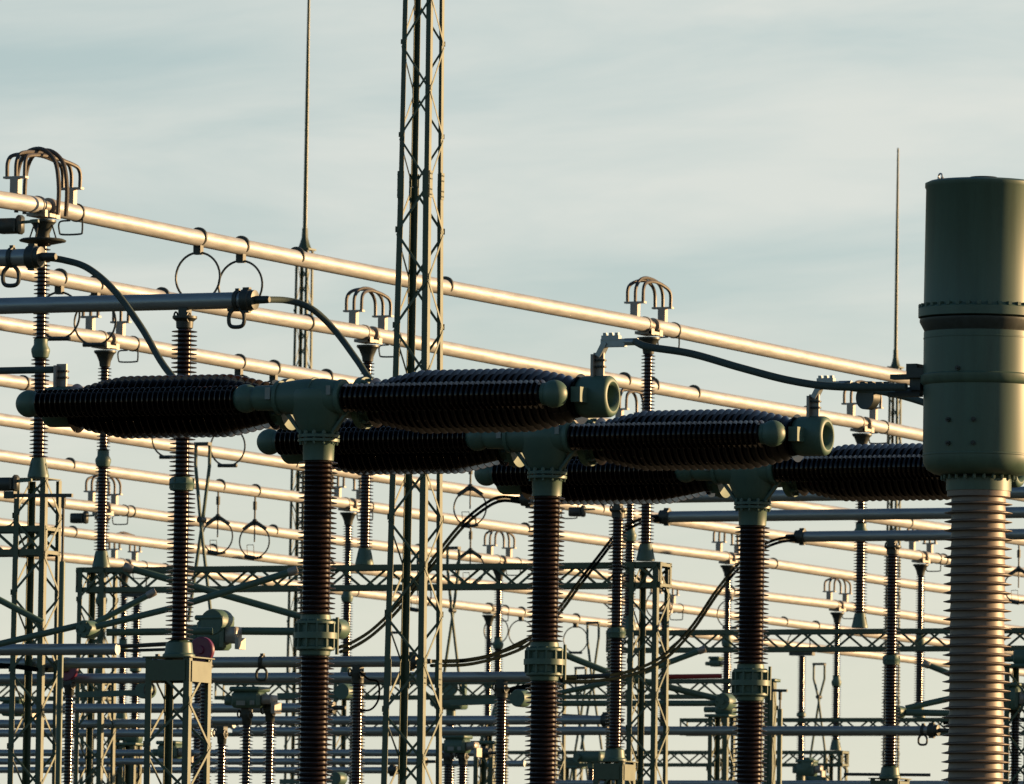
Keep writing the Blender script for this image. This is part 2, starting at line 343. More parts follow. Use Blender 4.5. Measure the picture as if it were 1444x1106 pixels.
# ------------------------------------------------------------------ circuit breakers
def px2x(P, px): return along(V(P), XD, px).x
def breaker(px, pyflange, D, label):
    A = W(px, 617 if pyflange is None else pyflange, D); ax, ay, zf = A        # post axis at the head flange
    t = thing('circuit_breaker', (ax, ay, 0), label, 'circuit breaker', 'T-shaped circuit breakers with twin dark interrupters')
    zm = zf - 1.93                                                            # mid cage top
    zz = lambda k: zf + k
    # support column
    M().lathe(sheds(zm + .02, zf - .24, .142, .210, .0545), (ax, ay, 0), Z, 32).build('support_porcelain', BROWN, t)
    M().lathe(sheds(zm - 2.15, zm - .41, .142, .210, .0545), (ax, ay, 0), Z, 32).build('support_porcelain', BROWN, t)
    m = M(); m.lathe([(.135, -.26), (.165, -.25), (.17, -.08), (.185, -.06), (.225, -.05), (.225, -.02)], (ax, ay, zf), Z, 32)
    m.lathe([(.225, -.005), (.225, .025), (.18, .04)], (ax, ay, zf), Z, 32)
    for k in range(12):
        a = k * math.pi / 6 + .2; c = V((ax + .2 * math.cos(a), ay + .2 * math.sin(a), zf)); m.tube([c - Z * .08, c + Z * .07], .014, 6); m.tube([c + Z * .025, c + Z * .06], .024, 6)
    m.build('head_flange', GREEN2, t)
    m = M(); m.lathe([(.135, .03), (.16, .02), (.165, -.03), (.215, -.05), (.215, -.075), (.185, -.09), (.185, -.165), (.235, -.17), (.235, -.235), (.185, -.24), (.185, -.31), (.21, -.325), (.21, -.35), (.165, -.37), (.16, -.41), (.135, -.43)], (ax, ay, zm), Z, 32)
    for k in range(12):
        a = k * math.pi / 6; c = V((ax + .19 * math.cos(a), ay + .19 * math.sin(a), zm)); r = V((math.cos(a), math.sin(a), 0)); u = V((-math.sin(a), math.cos(a), 0))
        m.box(c - Z * .12, (.07, .018, .10), (r, u, Z)); m.box(c - Z * .28, (.07, .018, .10), (r, u, Z)); m.tube([c - Z * .36, c - Z * .03], .012, 6)
    m.tube([V((ax + .2, ay + .12, zm)), V((ax + .2, ay + .12, zm - .4))], .02, 8)
    m.build('joint_cage', GREEN2, t)
    zl = zm - 2.17
    m = M(); m.lathe([(.15, 0), (.24, -.05), (.24, -.1), (.2, -.12), (.2, -.3)], (ax, ay, zl), Z, 24); m.cbox((ax, ay, zl - .55), (.7, .6, .6)); m.build('drive_box', GREEN2, t)
    for sx in (-.28, .28):
        for sy in (-.24, .24): M().box((ax + sx, ay + sy, (zl - .85) / 2), (.1, .1, zl - .87)).build('leg', GREEN, t)
    f = M(); foundation(f, ax, ay, 1.1); f.build('foundation', CONC, t)
    # head housing: vase body with a cross neck
    za = zf + .425                                                            # axis of the arms
    m = M(); m.lathe([(.16, .03), (.20, .06), (.245, .15), (.30, .27), (.335, .38), (.34, .45), (.32, .50), (.25, .53), (.10, .54)], (ax, ay, zf), Z, 32)
    m.lathe([(.05, -.70), (.135, -.695), (.14, -.43), (.165, -.41), (.18, -.30), (.20, -.12), (.20, .12), (.18, .26), (.165, .30), (.165, .32)], (ax, ay - .1, za), XD, 28)
    m.lathe([(.185, -.44), (.185, -.40)], (ax, ay - .1, za), XD, 28); m.lathe([(.19, .30), (.19, .345)], (ax, ay - .1, za), XD, 28)
    for xo, rr in ((-.45, .165), (.29, .17)):
        for k in range(12):
            a = k * math.pi / 6 + .1; c = V((ax + xo, ay - .1 + rr * math.cos(a), za + rr * math.sin(a))); m.tube([c, c + XD * .025], .014, 6)
    m.lathe([(.205, -.012), (.215, -.008), (.215, .008), (.205, .012)], (ax, ay - .1, za), XD, 28)
    for s in (-1, 1):                                                         # ribs from body to flange
        m.bar((ax + s * .19, ay - .05, zf + .05), (ax + s * .37, ay - .05, za - .15), .03, .06, YD)
    m.tube([(ax + .12, ay + .05, zf + .54), (ax + .12, ay + .05, zf + .62)], .03, 8); m.tube([(ax + .2, ay + .05, zf + .52), (ax + .2, ay + .05, zf + .60)], .025, 8)
    m.cbox((ax - .02, ay + .42, za), (.5, .5, .36), .08)
    hd = m.build('head_housing', GREEN2, t)
    n1 = M(); n1.box((ax + .245, ay - .29, za + .06), (.05, .012, .10)); n1.build('name_plate', PLATE, hd); n1 = M(); n1.box((ax - .49, ay - .268, za + .04), (.06, .012, .13)); n1.build('name_plate', PLATE, hd)
    yc, yi = ay - .1, ay + .42
    for s in (-1, 1):
        # capacitor in front
        if s > 0: x0, x1 = ax + .345, ax + 2.72
        else: x0, x1 = ax - .93, ax - 3.37
        L = abs(x1 - x0)
        M().lathe(sheds(0, L, .105, .155, .0625), (x0, yc, za - .012), XD * s, 28).build('grading_capacitor', BLACK, t)
        m = M(); m.sphere((x1 + s * .10, yc, za - .012), .15, 24, 14); m.lathe([(.12, -.03), (.12, .04)], (x1, yc, za - .012), XD * s, 20)
        if s < 0: m.build('end_sphere', GREEN2, t); m = M(); m.sphere((x0 + .10, yc, za), .155, 24, 14); m.lathe([(.115, .0), (.115, .2)], (x0 + .05, yc, za), XD, 20)
        m.build('end_sphere', GREEN2, t)
        # interrupter behind: barrel
        xi0 = ax + (.42 if s > 0 else -.67)
        bar = lambda u: .60 + .40 * min(1, min(u, 1 - u) * 4.2) ** .7
        M().lathe(sheds(0, 2.42, .275, .345, .088, bar), (xi0 + s * .06, yi, za - .03), XD * s, 40).build('interrupter', BLACK, t)
        m = M(); m.lathe([(.17, -.14), (.28, -.13), (.28, -.06), (.2, -.05), (.2, .07)], (xi0, yi, za - .03), XD * s, 32)
        for k in range(12):
            a = k * math.pi / 6; m.tube([V((xi0 - s * .05, yi + .245 * math.cos(a), za - .03 + .245 * math.sin(a))), V((xi0 + s * .0, yi + .245 * math.cos(a), za - .03 + .245 * math.sin(a)))], .02, 6)
        m.build('inner_flange', GREEN2, t)
        xe = xi0 + s * 2.50
        m = M(); m.lathe([(.16, -.06), (.19, -.04), (.215, .0), (.225, .05), (.225, .26), (.222, .31), (.21, .335), (.185, .352), (.16, .352), (.135, .33), (.118, .29), (.112, .18), (.12, .14), (.01, .14)], (xe, yi, za - .01), XD * s, 40)
        m.box((xe + s * .1, (yc + yi) / 2, za - .01), (.11, yi - yc - .2, .16))
        m.build('end_cap', GREEN2, t)
        # terminal pad with bolted clamp
        xt = xe + s * .18; zt = za + .14
        m = M(); m.box((xt, yi, zt + .15), (.12, .03, .34)); m.box((xt - .045, yi - .02, zt + .15), (.028, .14, .30)); m.build('terminal_pad', FIT, t)
        for r in (0, 1):
            m = M()
            for q in range(4): m.tube([(xt - .03 + q * .03, yi - .05, zt + .17 + r * .07), (xt - .03 + q * .03, yi + .04, zt + .17 + r * .07)], .012, 6)
            m.box((xt + .015, yi - .02, zt + .17 + r * .07), (.13, .034, .02)); m.build('bolt_row', DARK, t)
        if s > 0:
            m = M(); m.bar((xt, yi, zt + .28), (xt + .08, yi, zt + .43), .06, .1, YD); m.box((xt + .17, yi, zt + .42), (.28, .07, .085)); m.box((xt + .14, yi, zt + .475), (.2, .08, .05))
            for q in range(3): m.box((xt + .07 + q * .07, yi, zt + .515), (.035, .05, .03))
            m.tube([(xt + .3, yi, zt + .43), (xt + .45, yi, zt + .43)], .04, 10)
            m.build('cable_clamp', ALU, t)
    t['_tr'] = tuple((ax + .42 + 2.5 + .18 + .42, yi, za + .57)); t['_tl'] = tuple((ax - .67 - 2.5 - .18, yi, za + .40)); return t
DB = 95.
b1 = breaker(449.5, 617, DB, 'nearest circuit breaker, on the left, with two black ribbed arms and green T head')
ax, ay = b1.location.x, b1.location.y
def nextb(px, py, D, lab):
    A = W(px, py, D); c = copy_tree(b1, (A.x, A.y, A.z - ZF)); c['label'] = lab; return c
ZF = W(449.5, 617, DB).z
b2 = nextb(771.5, 669, DB * 1.0558, 'middle circuit breaker, its black ribbed arms partly behind the nearest one')
b3 = nextb(1061.5, 712, DB * 1.1125, 'farthest circuit breaker on the right, its arm running behind the green tank')

# ------------------------------------------------------------------ current transformer
DC = 92.; P0 = W(1380, 700, DC); cx, cy = P0.x, P0.y
hz = lambda py: ywid(V((cx, cy, 0)), py); S = 1 / (FPX / DC)
ct = thing('current_transformer', (cx, cy, 0), 'ribbed brownish column with a big green tank head at the right edge', 'transformer')
R = lambda p: p * S
m = M(); m.lathe([(R(46), hz(673)), (R(64), hz(669)), (R(74), hz(663)), (R(78.5), hz(655)), (R(79.5), hz(647)), (R(79.5), hz(545)), (R(81), hz(544)), (R(84), hz(540)), (R(84), hz(531)), (R(80), hz(529)), (R(80), hz(470)), (R(70), hz(469))], (cx, cy, 0), Z, 64)
m.lathe([(R(79.6), hz(480)), (R(80.6), hz(479.4)), (R(80.6), hz(478)), (R(79.6), hz(477.4))], (cx, cy, 0), Z, 64)
m.lathe([(R(79.2), hz(645)), (R(80.2), hz(644)), (R(80.2), hz(642.5)), (R(79.2), hz(641.5))], (cx, cy, 0), Z, 64)
tank = m.build('lower_tank', TANK, ct)
m = M(); m.lathe([(R(70), hz(470.5)), (R(79), hz(470)), (R(80), hz(467)), (R(86), hz(456)), (R(86), hz(452)), (R(70), hz(451))], (cx, cy, 0), Z, 64); m.build('gasket', DARK, ct)
m = M(); m.lathe([(R(78), hz(451)), (R(88), hz(449)), (R(88), hz(437)), (R(86), hz(435)), (R(81), hz(434)), (R(80.5), hz(430)), (R(79), hz(268)), (R(80.5), hz(266)), (R(80.5), hz(260)), (R(74), hz(257)), (R(10), hz(253))], (cx, cy, 0), Z, 64)
for k in range(36):
    a = k * math.pi / 18; m.box((cx + R(84.5) * math.cos(a), cy + R(84.5) * math.sin(a), hz(433.5)), (R(7), R(5), R(5)), (V((math.cos(a), math.sin(a), 0)), V((-math.sin(a), math.cos(a), 0)), Z))
up = m.build('upper_tank', TANK, ct)
m = M(); m.lathe([(R(19), hz(258)), (R(21), hz(256)), (R(21), hz(252)), (R(19), hz(250))], (cx + R(2), cy, 0), Z, 32); m.build('cap', DARK, up)
m = M(); q = W(1326, 258, DC); m.torus((q.x, q.y, hz(253)), (.5, .85, 0), R(4), R(1.3), 20, 6); m.tube([(q.x - .02, q.y, hz(262)), (q.x - .02, q.y, hz(254))], R(1.8), 6); m.tube([(q.x + .025, q.y, hz(262)), (q.x + .025, q.y, hz(254))], R(1.8), 6); m.build('lifting_eye', STEEL, up)
m = M()
for (bx, by) in ((1337, 597), (1371, 597), (1337, 630), (1371, 630), (1349, 525)):
    v = ray(bx, by); # point on the tank wall facing the camera
    th = math.asin(max(-1, min(1, (bx - 1383.5) / 79.5))); nrm = (-FW * math.cos(th) + RT * math.sin(th)); nrm.z = 0; nrm.normalize()
    c = V((cx, cy, hz(by))) + nrm * R(79); m.tube([c, c + nrm * R(4)], R(3.6), 8); m.tube([c, c + nrm * R(8)], R(1.6), 6)
m.build('bolt', DARK, tank)
m = M(); m.lathe([(R(46), hz(693)), (R(46), hz(676)), (R(52), hz(674))], (cx, cy, 0), Z, 48)
for k in range(24):
    a = k * math.pi / 12; c = V((cx + R(52) * math.cos(a), cy + R(52) * math.sin(a), 0)); m.tube([c + Z * hz(678), c + Z * hz(664)], R(1.6), 6); m.tube([c + Z * hz(677), c + Z * hz(672)], R(2.6), 6)
m.build('neck', TANK, ct)
zb = hz(1180); prof = []
n = int(round((hz(703) - zb) / R(12.4)))
prof = [(R(38), zb)]
p = (hz(703) - zb) / n
for k in range(n):
    zc = zb + p * (k + .5); t = k / n; rc = 37.6 + .6 * (1 - t); rs = 48 + .6 * (1 - t)
    prof += [(R(rc), zc - p * .30), (R(rs - 3), zc - p * .25), (R(rs), zc - p * .20), (R(rs), zc - p * .15), (R(rs - 3), zc - p * .10), (R(rc + 1), zc + p * .06)]
prof += [(R(38.2), hz(703)), (R(44.5), hz(701)), (R(44.5), hz(690)), (R(42), hz(689))]
M().lathe(prof, (cx, cy, 0), Z, 56).build('ribbed_insulator', SILI, ct)
m = M(); m.lathe([(R(42), zb + .01), (R(56), zb - .02), (R(56), zb - .1), (R(50), zb - .12), (R(50), zb - .5), (R(66), zb - .52), (R(66), zb - .58)], (cx, cy, 0), Z, 40); m.build('base_tank', GREEN2, ct)
for sx in (-.4, .4):
    for sy in (-.4, .4): M().box((cx + sx, cy + sy, (zb - .55) / 2), (.11, .11, zb - .56)).build('leg', GREEN, ct)
f = M(); foundation(f, cx, cy, 1.2); f.build('foundation', CONC, ct)
# primary terminal on its left
m = M(); xl = px2x((cx, cy - .1, hz(530)), 1308); yt = cy - .12
m.box((xl - .02, yt, hz(527)), (.30, .30, .10)); m.box((xl - .13, yt, hz(519)), (.12, .22, .08)); m.box((xl - .1, yt, hz(540)), (.12, .16, .16)); m.box((xl - .26, yt, hz(531)), (.26, .12, .05)); m.box((xl - .24, yt, hz(556)), (.36, .10, .05)); m.build('primary_terminal', DARK, ct)
m = M(); m.tube([(xl - .34, yt, hz(552)), (xl - .05, yt, hz(552))], .05, 10)
for q in range(5): m.box((xl - .8 + q * .09, yt, hz(541)), (.06, .09, .05))
m.box((xl - .62, yt, hz(546)), (.5, .06, .05)); m.build('terminal_clamp', DARK, ct)

# ------------------------------------------------------------------ station posts on pedestals, tubes along X
def pedestal(x, y, zt, w, label, group='green lattice pedestals under the station posts'):
    t = thing('lattice_pedestal', (x, y, 0), label, 'pedestal', group)
    lattice(t, x, y, .3, zt - .001, w, w, .085, .03, .55, phase=0)
    m = M()
    for s, (a, b) in ((-YD, (w - .21, .012)), (YD, (w - .21, .012))): m.box(V((x, y, zt - .16)) + s * (w / 2 + .008), (a + .1, b, .26))
    for s in (-1, 1): m.box((x + s * (w / 2 + .008), y, zt - .17), (.012, w - .1, .26))
    m.box((x, y, zt + .008), (w + .06, w + .06, .016)); m.build('top_frame', GREEN, t)
    f = M(); foundation(f, x, y, w + .4); f.build('foundation', CONC, t); return t
def station_post(x, y, zb, zt, rc, rs, label, joint=True, pitch=.0565, group='brown station posts under the grey tubes', seg=24, clampmat=None):
    t = thing('station_post', (x, y, zb), label, 'insulator', group); H = zt - zb; P = V((x, y, zb))
    m = M(); m.lathe([(rs * 1.25, .02), (rs * 1.25, .05), (rs * 1.1, .07), (rs * 1.0, .2), (rc * 1.2, .24)], P, Z, 20); m.build('base_flange', GREEN2, t)
    hi = zt - .16
    if joint:
        zj = zb + .24 + (hi - zb - .24) / 2
        M().lathe(sheds(zb + .23, zj - .09, rc * 1.1, rs * 1.08, pitch), (x, y, 0), Z, seg).build('porcelain', BROWN, t)
        m = M(); m.lathe([(rc, -.10), (rs * .9, -.08), (rs * .95, -.02), (rs * 1.02, 0), (rs * .9, .02), (rs * .85, .08), (rc, .10)], (x, y, zj), Z, 20)
        for k in range(6): a = k * math.pi / 3 + .3; m.tube([(x + rs * .9 * math.cos(a), y + rs * .9 * math.sin(a), zj - .06), (x + rs * .9 * math.cos(a), y + rs * .9 * math.sin(a), zj + .07)], .014, 6)
        m.build('joint_flange', GREEN2, t)
        M().lathe(sheds(zj + .09, hi, rc, rs, pitch), (x, y, 0), Z, seg).build('porcelain', BROWN, t)
    else: M().lathe(sheds(zb + .23, hi, rc, rs, pitch), (x, y, 0), Z, seg).build('porcelain', BROWN, t)
    m = M(); m.lathe([(rc, -.17), (rc * 1.3, -.15), (rc * 1.35, -.07), (rs * .95, -.03), (rs * .95, .0)], (x, y, zt), Z, 20)
    m.box((x, y, zt + .05), (.12, .14, .1)); m.torus((x + .08, y - .05, zt - .02), XD, .06, .012, 14, 6); m.torus((x - .1, y - .05, zt - .0), XD, .05, .012, 14, 6)
    m.build('head_clamp', DARK, t); return t
def rail(px0, py, pxm, D, x0px, x1px, r, label, ends=(1, 1), group='grey aluminium tubes running across the yard', clamps=(), name='connection_tube'):
    """grey tube along X through bearing (pxm,py) at distance D"""
    P = W(pxm, py, D); a = along(P, XD, x0px); b = along(P, XD, x1px)
    t = thing(name, (a + b) / 2, label, 'tube', group); M().tube([a, a + (b - a) * .5, b], r, 24).build('tube', ALU, t)
    m = M(); done = False
    for e, q, s in ((ends[0], a, -1), (ends[1], b, 1)):
        if e:
            m.lathe([(r - .003, -.16), (r + .035, -.15), (r + .035, -.05), (r + .02, -.04), (r + .02, .02), (r * .5, .03), (r * .45, .2), (r * .35, .22)], q, XD * s, 20); done = True
            m.box(q + XD * (s * -.1) + Z * (r + .03), (.09, .07, .05)); m.box(q + XD * (s * -.1) - Z * (r + .03), (.09, .07, .05))
    if done: m.build('end_fitting', DARK, t)
    for c in clamps:
        q = along(P, XD, c); k = M(); band(k, q, XD, r, .05, .02); k.box(q + Z * (r + .02), (.05, .05, .05))
        h = r / .105
        k.tube(cr([q + V((a_ * h, -.02, -r - b_ * h)) for a_, b_ in ((-.04, 0), (-.10, .07), (-.105, .18), (-.06, .23), (.06, .23), (.105, .18), (.10, .07), (.04, 0))], 4), .026 * h, 8); k.build('hook_loop', DARK, t)
    return P, a, b
# upper left pair and upper right trio
PA2, _, a2e = rail(0, 425.5, 260, 112, -150, 358, .105, 'grey tube ending behind the left breaker, on the twin-pedestal post', (0, 1), clamps=(335,))
PA1, _, a1e = rail(0, 363, 40, 106.7, -150, 56, .105, 'short grey tube end at the left edge just below the top busbars', (0, 1), clamps=(17,))
PC1, c1e, _ = rail(0, 704, 740, 145, 738, 1640, .095, 'grey tube passing just under the right breaker arm, highest of three', (1, 0))
PC2, c2e, _ = rail(0, 729, 945, 150, 933, 1640, .095, 'grey tube in front of the busbars at right, middle of three', (1, 0))
PC3, c3e, _ = rail(0, 757, 1130, 155.5, 1124, 1640, .095, 'grey tube in front of the busbars at right, lowest of three', (1, 0))
def post_for(P, px, pyb, rc, rs, lab, plab, w, rt, joint=True, **kw):
    q = along(P, XD, px); zb = ywid(V((q.x, q.y, 0)), pyb)
    station_post(q.x, q.y, zb, P.z - rt - .08, rc, rs, lab, joint, **kw)
    if plab: pedestal(q.x, q.y, zb, w, plab)
post_for(PA2, 261, 929, .082, .165, 'brown station post in front of the left lattice, beside the nearest breaker', 'sunlit lattice pedestal under the station post left of the nearest breaker', .62, .105)
post_for(PC1, 872, 1075, .08, .155, 'brown station post between the middle and right breaker columns', 'lattice pedestal at the bottom edge between middle and right breaker columns', .52, .095)
post_for(PC3, 1259, 1099, .08, .155, 'brown station post left of the ribbed grey-brown column', 'lattice pedestal at the bottom edge left of the ribbed column', .52, .095)
# lower tubes
T1, _, t1e = rail(0, 916, 100, 122, -150, 166, .08, 'lower grey tube ending left of the nearest station post', (0, 0))
T2, _, t2e = rail(0, 934, 360, 125, -150, 588, .078, 'lower grey tube whose end meets a cable at the tall tower', (0, 1), clamps=(370, 222))
T3, _, t3e = rail(0, 956, 360, 130, -150, 772, .075, 'lower grey tube ending behind the middle breaker column', (0, 1), clamps=(212,))
rail(0, 999, 200, 144, -150, 470, .078, 'low grey tube at left, just under the maroon discs', (0, 1))
T4, _, t4e = rail(0, 1016, 600, 147, 300, 862, .075, 'low grey tube ending at the post between middle and right breakers', (0, 1))
T5, _, _ = rail(0, 1031, 700, 152, 330, 1322, .075, 'low grey tube spanning from the left breaker to the ribbed column', (0, 1), clamps=(1302,))
rail(0, 1021, 150, 150, -150, 330, .075, 'low grey tube at left edge, second below the maroon discs', (0, 0))
rail(0, 1034, 150, 156, -150, 300, .07, 'low grey tube at left edge, third below the maroon discs', (0, 0))
for k, (yy, D, x1, lab) in enumerate(((1062, 166, 690, 'upper of the three bluish tubes near the bottom left'), (1074, 171, 600, 'middle of the three bluish tubes near the bottom left'), (1086, 177, 560, 'lowest of the three bluish tubes near the bottom left'))):
    rail(0, yy, 100, D, -150, x1, .065, lab, (0, 1))
rail(0, 1077, 660, 171, 620, 740, .06, 'short low grey tube beside the small gearbox right of the tower', (0, 0))
rail(0, 1105, 1100, 176, 760, 1500, .06, 'grey tube along the very bottom edge at right', (0, 0))
def thin_rod(pts, r, label, m=DARK, name='operating_rod', g=None):
    Q = [W(*p) for p in pts]; c = sum(Q, V()) / len(Q); return tag(M().tube(Q, r, 8).build(name, m, None, c), label, 'rod', g)
thin_rod([(167, 912, 122), (242, 908, 122)], .03, 'thin dark rod running from the lower grey tube to the station post')
thin_rod([(167, 918, 122), (236, 916, 122)], .022, 'thinner dark rod just under the rod left of the station post')
thin_rod([(782, 956, 130), (860, 953, 130)], .035, 'dark rod from the middle breaker column to the next station post')
thin_rod([(862, 1014, 147), (792, 1010, 147)], .04, 'dark rod right of the middle breaker column, low down')
thin_rod([(935, 954.5, 150), (1018, 953.5, 150)], .04, 'red horizontal bar left of the right breaker column', RED)
thin_rod([(1190, 1092, 170), (1312, 1093, 170)], .03, 'thin dark rod near the bottom left of the ribbed column')
thin_rod([(985, 992, 152), (1022, 992, 152)], .05, 'stub bar beside the round drum left of the right breaker column', GREEN2)
for (px, D, pyt, lab) in ((505, 125, 945, 'brown station post right of the nearest breaker column, below the grey tube'), (708, 130, 966, 'brown station post left of the middle breaker column, below the grey tube')):
    P = T2 if D == 125 else T3
    q = along(P, XD, px); station_post(q.x, q.y, 3.2, P.z - .15, .065, .118, lab, False, .047, seg=20); pedestal(q.x, q.y, 3.2, .5, lab.replace('brown station post', 'lattice pedestal under the post'))
def free_post(px, pyt, D, rs, lab, zb=3.2, group='brown station posts under the grey tubes'):
    p = W(px, pyt, D); station_post(p.x, p.y, zb, p.z, rs * .52, rs, lab, False, .05, seg=20, group=group)
    t = thing('post_stand', (p.x, p.y, 0), 'steel stand under the ' + lab.replace('brown ', ''), 'stand', 'tubular steel stands')
    M().tube([(p.x, p.y, .28), (p.x, p.y, zb + .02)], .12, 16).build('column', GREEN, t); f = M(); foundation(f, p.x, p.y, .7); f.build('foundation', CONC, t); return p
for (px, py, lab) in ((95, 944, 'left'), (285, 917, 'right')):
    D = 131 if lab == 'left' else 118; p = free_post(px + (3 if px < 200 else 5), py + 21, D, .105, 'brown post insulator under the %s maroon disc' % lab)
    c = W(px, py, D); t = thing('contact_disc', (c.x, c.y, c.z), 'maroon round disc on the %s post, facing the camera' % ('left edge' if lab == 'left' else 'sunlit pedestal side'), 'disc', 'maroon discs')
    m = M(); m.lathe([(.0, -.05), (.165, -.05), (.178, -.035), (.178, .02), (.165, .035), (0, .035)], c, YD, 40); m.lathe([(0, -.075), (.05, -.075), (.06, -.05)], c, YD, 20); m.build('disc', MAROON, t)
    m = M(); m.tube([c + YD * .07 - Z * .05, c + YD * .07 - Z * .24], .05, 10); m.bar(c + YD * .06, c + V((-.5, .1, -.02)), .05, .05); m.build('bracket', DARK, t)
for (px, py, D, lab) in ((313, 1034, 132, 'brown post insulator left of the gearbox pair, near the bottom edge'), (348, 1007, 128, 'brown left post insulator under the plated gearbox'), (381, 1002, 128, 'brown right post insulator under the plated gearbox'),
                         (632, 1066, 160, 'brown left post insulator under the small gearbox by the tower'), (653, 1066, 160, 'brown right post insulator under the small gearbox by the tower'), (1432, 1000, 150, 'brown post insulator right of the ribbed column')):
    free_post(px, py, D, .10 if D < 140 else .12, lab)

# ------------------------------------------------------------------ gearboxes, drums, arms
def gearbox(px, py, D, w, h, label, dome=True, plates=True, lug=1):
    c = W(px, py, D); t = thing('disconnector_gearbox', (c.x, c.y, c.z), label, 'gearbox', 'disconnector gearboxes')
    m = M(); m.cbox(c, (w, .34, h), .04); m.cbox(c + Z * (h * .5 + .03), (w * 1.06, .4, .07), .02); m.cbox(c + V((-w * .5 - .06, 0, -.02)), (.14, .24, h * .5), .02)
    if dome: m.lathe([(h * .42, -.19), (h * .45, -.15), (h * .45, .15), (h * .40, .19)], c + V((w * .12, 0, h * .42)), YD, 24)
    b = m.build('housing', GREEN2, t)
    m = M(); m.cbox(c + V((w * .5 + .09, 0, 0)), (.18, .22, h * .55), .02); m.box(c + V((w * .5 + .2, 0, -.12)), (.06, .22, .16)); m.build('terminal', FIT, t)
    if plates: m = M(); m.box(c + V((-w * .12, -.178, -h * .22)), (w * .3, .012, h * .28)); m.build('name_plate', PLATE, b); m = M(); m.box(c + V((w * .28, -.178, -h * .2)), (w * .16, .012, h * .26)); m.build('name_plate', PLATE, b)
    return t
gearbox(302, 896, 124, .42, .42, 'dark domed gearbox behind the right maroon disc', True, False)
gearbox(352, 987, 128, .46, .24, 'low gearbox with two pale plates on a pair of posts', False, True)
gearbox(645, 1052, 160, .42, .26, 'small gearbox on two posts just right of the tall tower', False, True)
gearbox(1138, 1085, 235, .5, .36, 'far gearbox at the bottom right of the right breaker column', True, False)
gearbox(1424, 985, 150, .4, .4, 'gearbox at the right edge beside the ribbed column', False, False)
gearbox(20, 1000, 160, .4, .26, 'gearbox at the left edge behind the lattice column', False, False)
gearbox(240, 1060, 165, .4, .26, 'gearbox behind the sunlit pedestal at bottom left', False, False)
gearbox(1010, 935, 235, .3, .2, 'small far gearbox left of the right breaker column', False, False)
def camera_box(px, py, D, s, label):
    c = W(px, py, D); t = thing('drive_unit', (c.x, c.y, c.z), label, 'drive unit', 'small dark drive units beside posts')
    m = M(); m.cbox(c, (s, s * .7, s * .7), .02); m.cbox(c + V((s * .62, 0, s * .05)), (s * .3, s * .55, s * .9), .03); m.build('housing', DARK, t)
    M().bar(c + V((s * .5, 0, s * .15)), c + V((s * 1.6, 0, s * .2)), .04, .04).build('bracket', GREEN2, t)
camera_box(12, 319, 125, .3, 'dark drive unit beside the top of the nearest post insulator')
camera_box(8, 683, 125, .26, 'dark box on the column top at the left edge')
camera_box(110, 731, 190, .3, 'dark drive unit left of the gantry post at left')
camera_box(812, 722, 190, .28, 'dark drive unit under the middle breaker arm')
def arms(label, D, drums, segs, loc):
    c = W(loc[0], loc[1], D); t = thing('folding_arm_disconnector', (c.x, c.y, c.z), label, 'disconnector', 'folding arm disconnectors')
    for (px, py, r) in drums:
        q = W(px, py, D); m = M(); m.lathe([(0, -.165), (r * .93, -.165), (r, -.14), (r, .10), (r * .9, .13), (r * .3, .14)], q, YD, 28); m.lathe([(0, -.195), (r * .33, -.195), (r * .36, -.16)], q, YD, 16)
        for k in range(6): a = k * math.pi / 3; m.tube([q + V((r * .75 * math.cos(a), -.185, r * .75 * math.sin(a))), q + V((r * .75 * math.cos(a), -.16, r * .75 * math.sin(a)))], .015, 6)
        m.build('drum', GREEN2, t)
    for (x0, y0, x1, y1, r, capped, dd) in segs:
        a, b = W(x0, y0, D + dd), W(x1, y1, D + dd); M().tube([a, b], r, 16).build('arm', GREEN2, t)
        if capped:
            d = (b - a).normalized(); m = M(); m.lathe([(r * 1.02, -.10), (r * 1.25, -.08), (r * 1.3, .02), (r * 1.1, .04)], b, d, 18); m.build('arm_tip', FIT, t)
arms('folding arm disconnector crossing left of the nearest breaker column', 122, [(125, 888, .125)],
     [(132, 880, 216, 836, .042, 1, .3), (135, 884, 245, 857, .045, 0, -.2), (245, 857, 416, 805, .048, 1, -.2), (150, 892, 300, 890, .05, 0, .1), (112, 882, -60, 922, .045, 0, 0), (60, 878, -60, 815, .045, 0, .3)], (125, 888))
arms('folding arm disconnector reaching up left from the nearest breaker cage', 124, [(477, 887, .14)],
     [(465, 881, 178, 800, .05, 1, .2), (465, 891, 330, 890, .055, 0, 0), (330, 890, 300, 891, .06, 0, 0)], (477, 887))
arms('folding arm disconnector behind the right breaker column with a round drum', 150, [(1024, 990, .145)],
     [(1014, 986, 862, 950, .055, 0, .2), (862, 950, 785, 919, .055, 0, .2), (1012, 992, 785, 992, .05, 0, 0), (785, 978, 880, 958, .045, 0, -.3), (880, 958, 992, 916, .05, 1, -.3)], (1024, 990))
arms('folding arm disconnector left of the ribbed column near the bottom', 160, [(1268, 1004, .11)],
     [(1277, 999, 1400, 972, .055, 0, .2), (1277, 1005, 1400, 1007, .06, 0, 0), (1400, 975, 1304, 936, .055, 1, -.3)], (1268, 1004))
for (px, py, D, r, lab) in ((735, 985, 135, .135, 'round drum half hidden by the middle breaker column'), (206, 974, 138, .13, 'round drum between the lower tubes left of the pedestal'), (488, 976, 138, .13, 'dark round drum left of the post beside the nearest breaker'), (478, 1098, 160, .12, 'round drum at bottom edge right of the nearest breaker column')):
    q = W(px, py, D); t = thing('disconnector_drum', (q.x, q.y, q.z), lab, 'drum', 'round disconnector drums')
    m = M(); m.lathe([(0, -.15), (r * .92, -.15), (r, -.12), (r, .10), (r * .9, .13)], q, YD, 28); m.build('housing', GREEN2, t)
    M().bar(q + V((-.1, .05, -.03)), q + V((-1.2, .05, -.06)), .09, .09).build('arm', GREEN2, t)
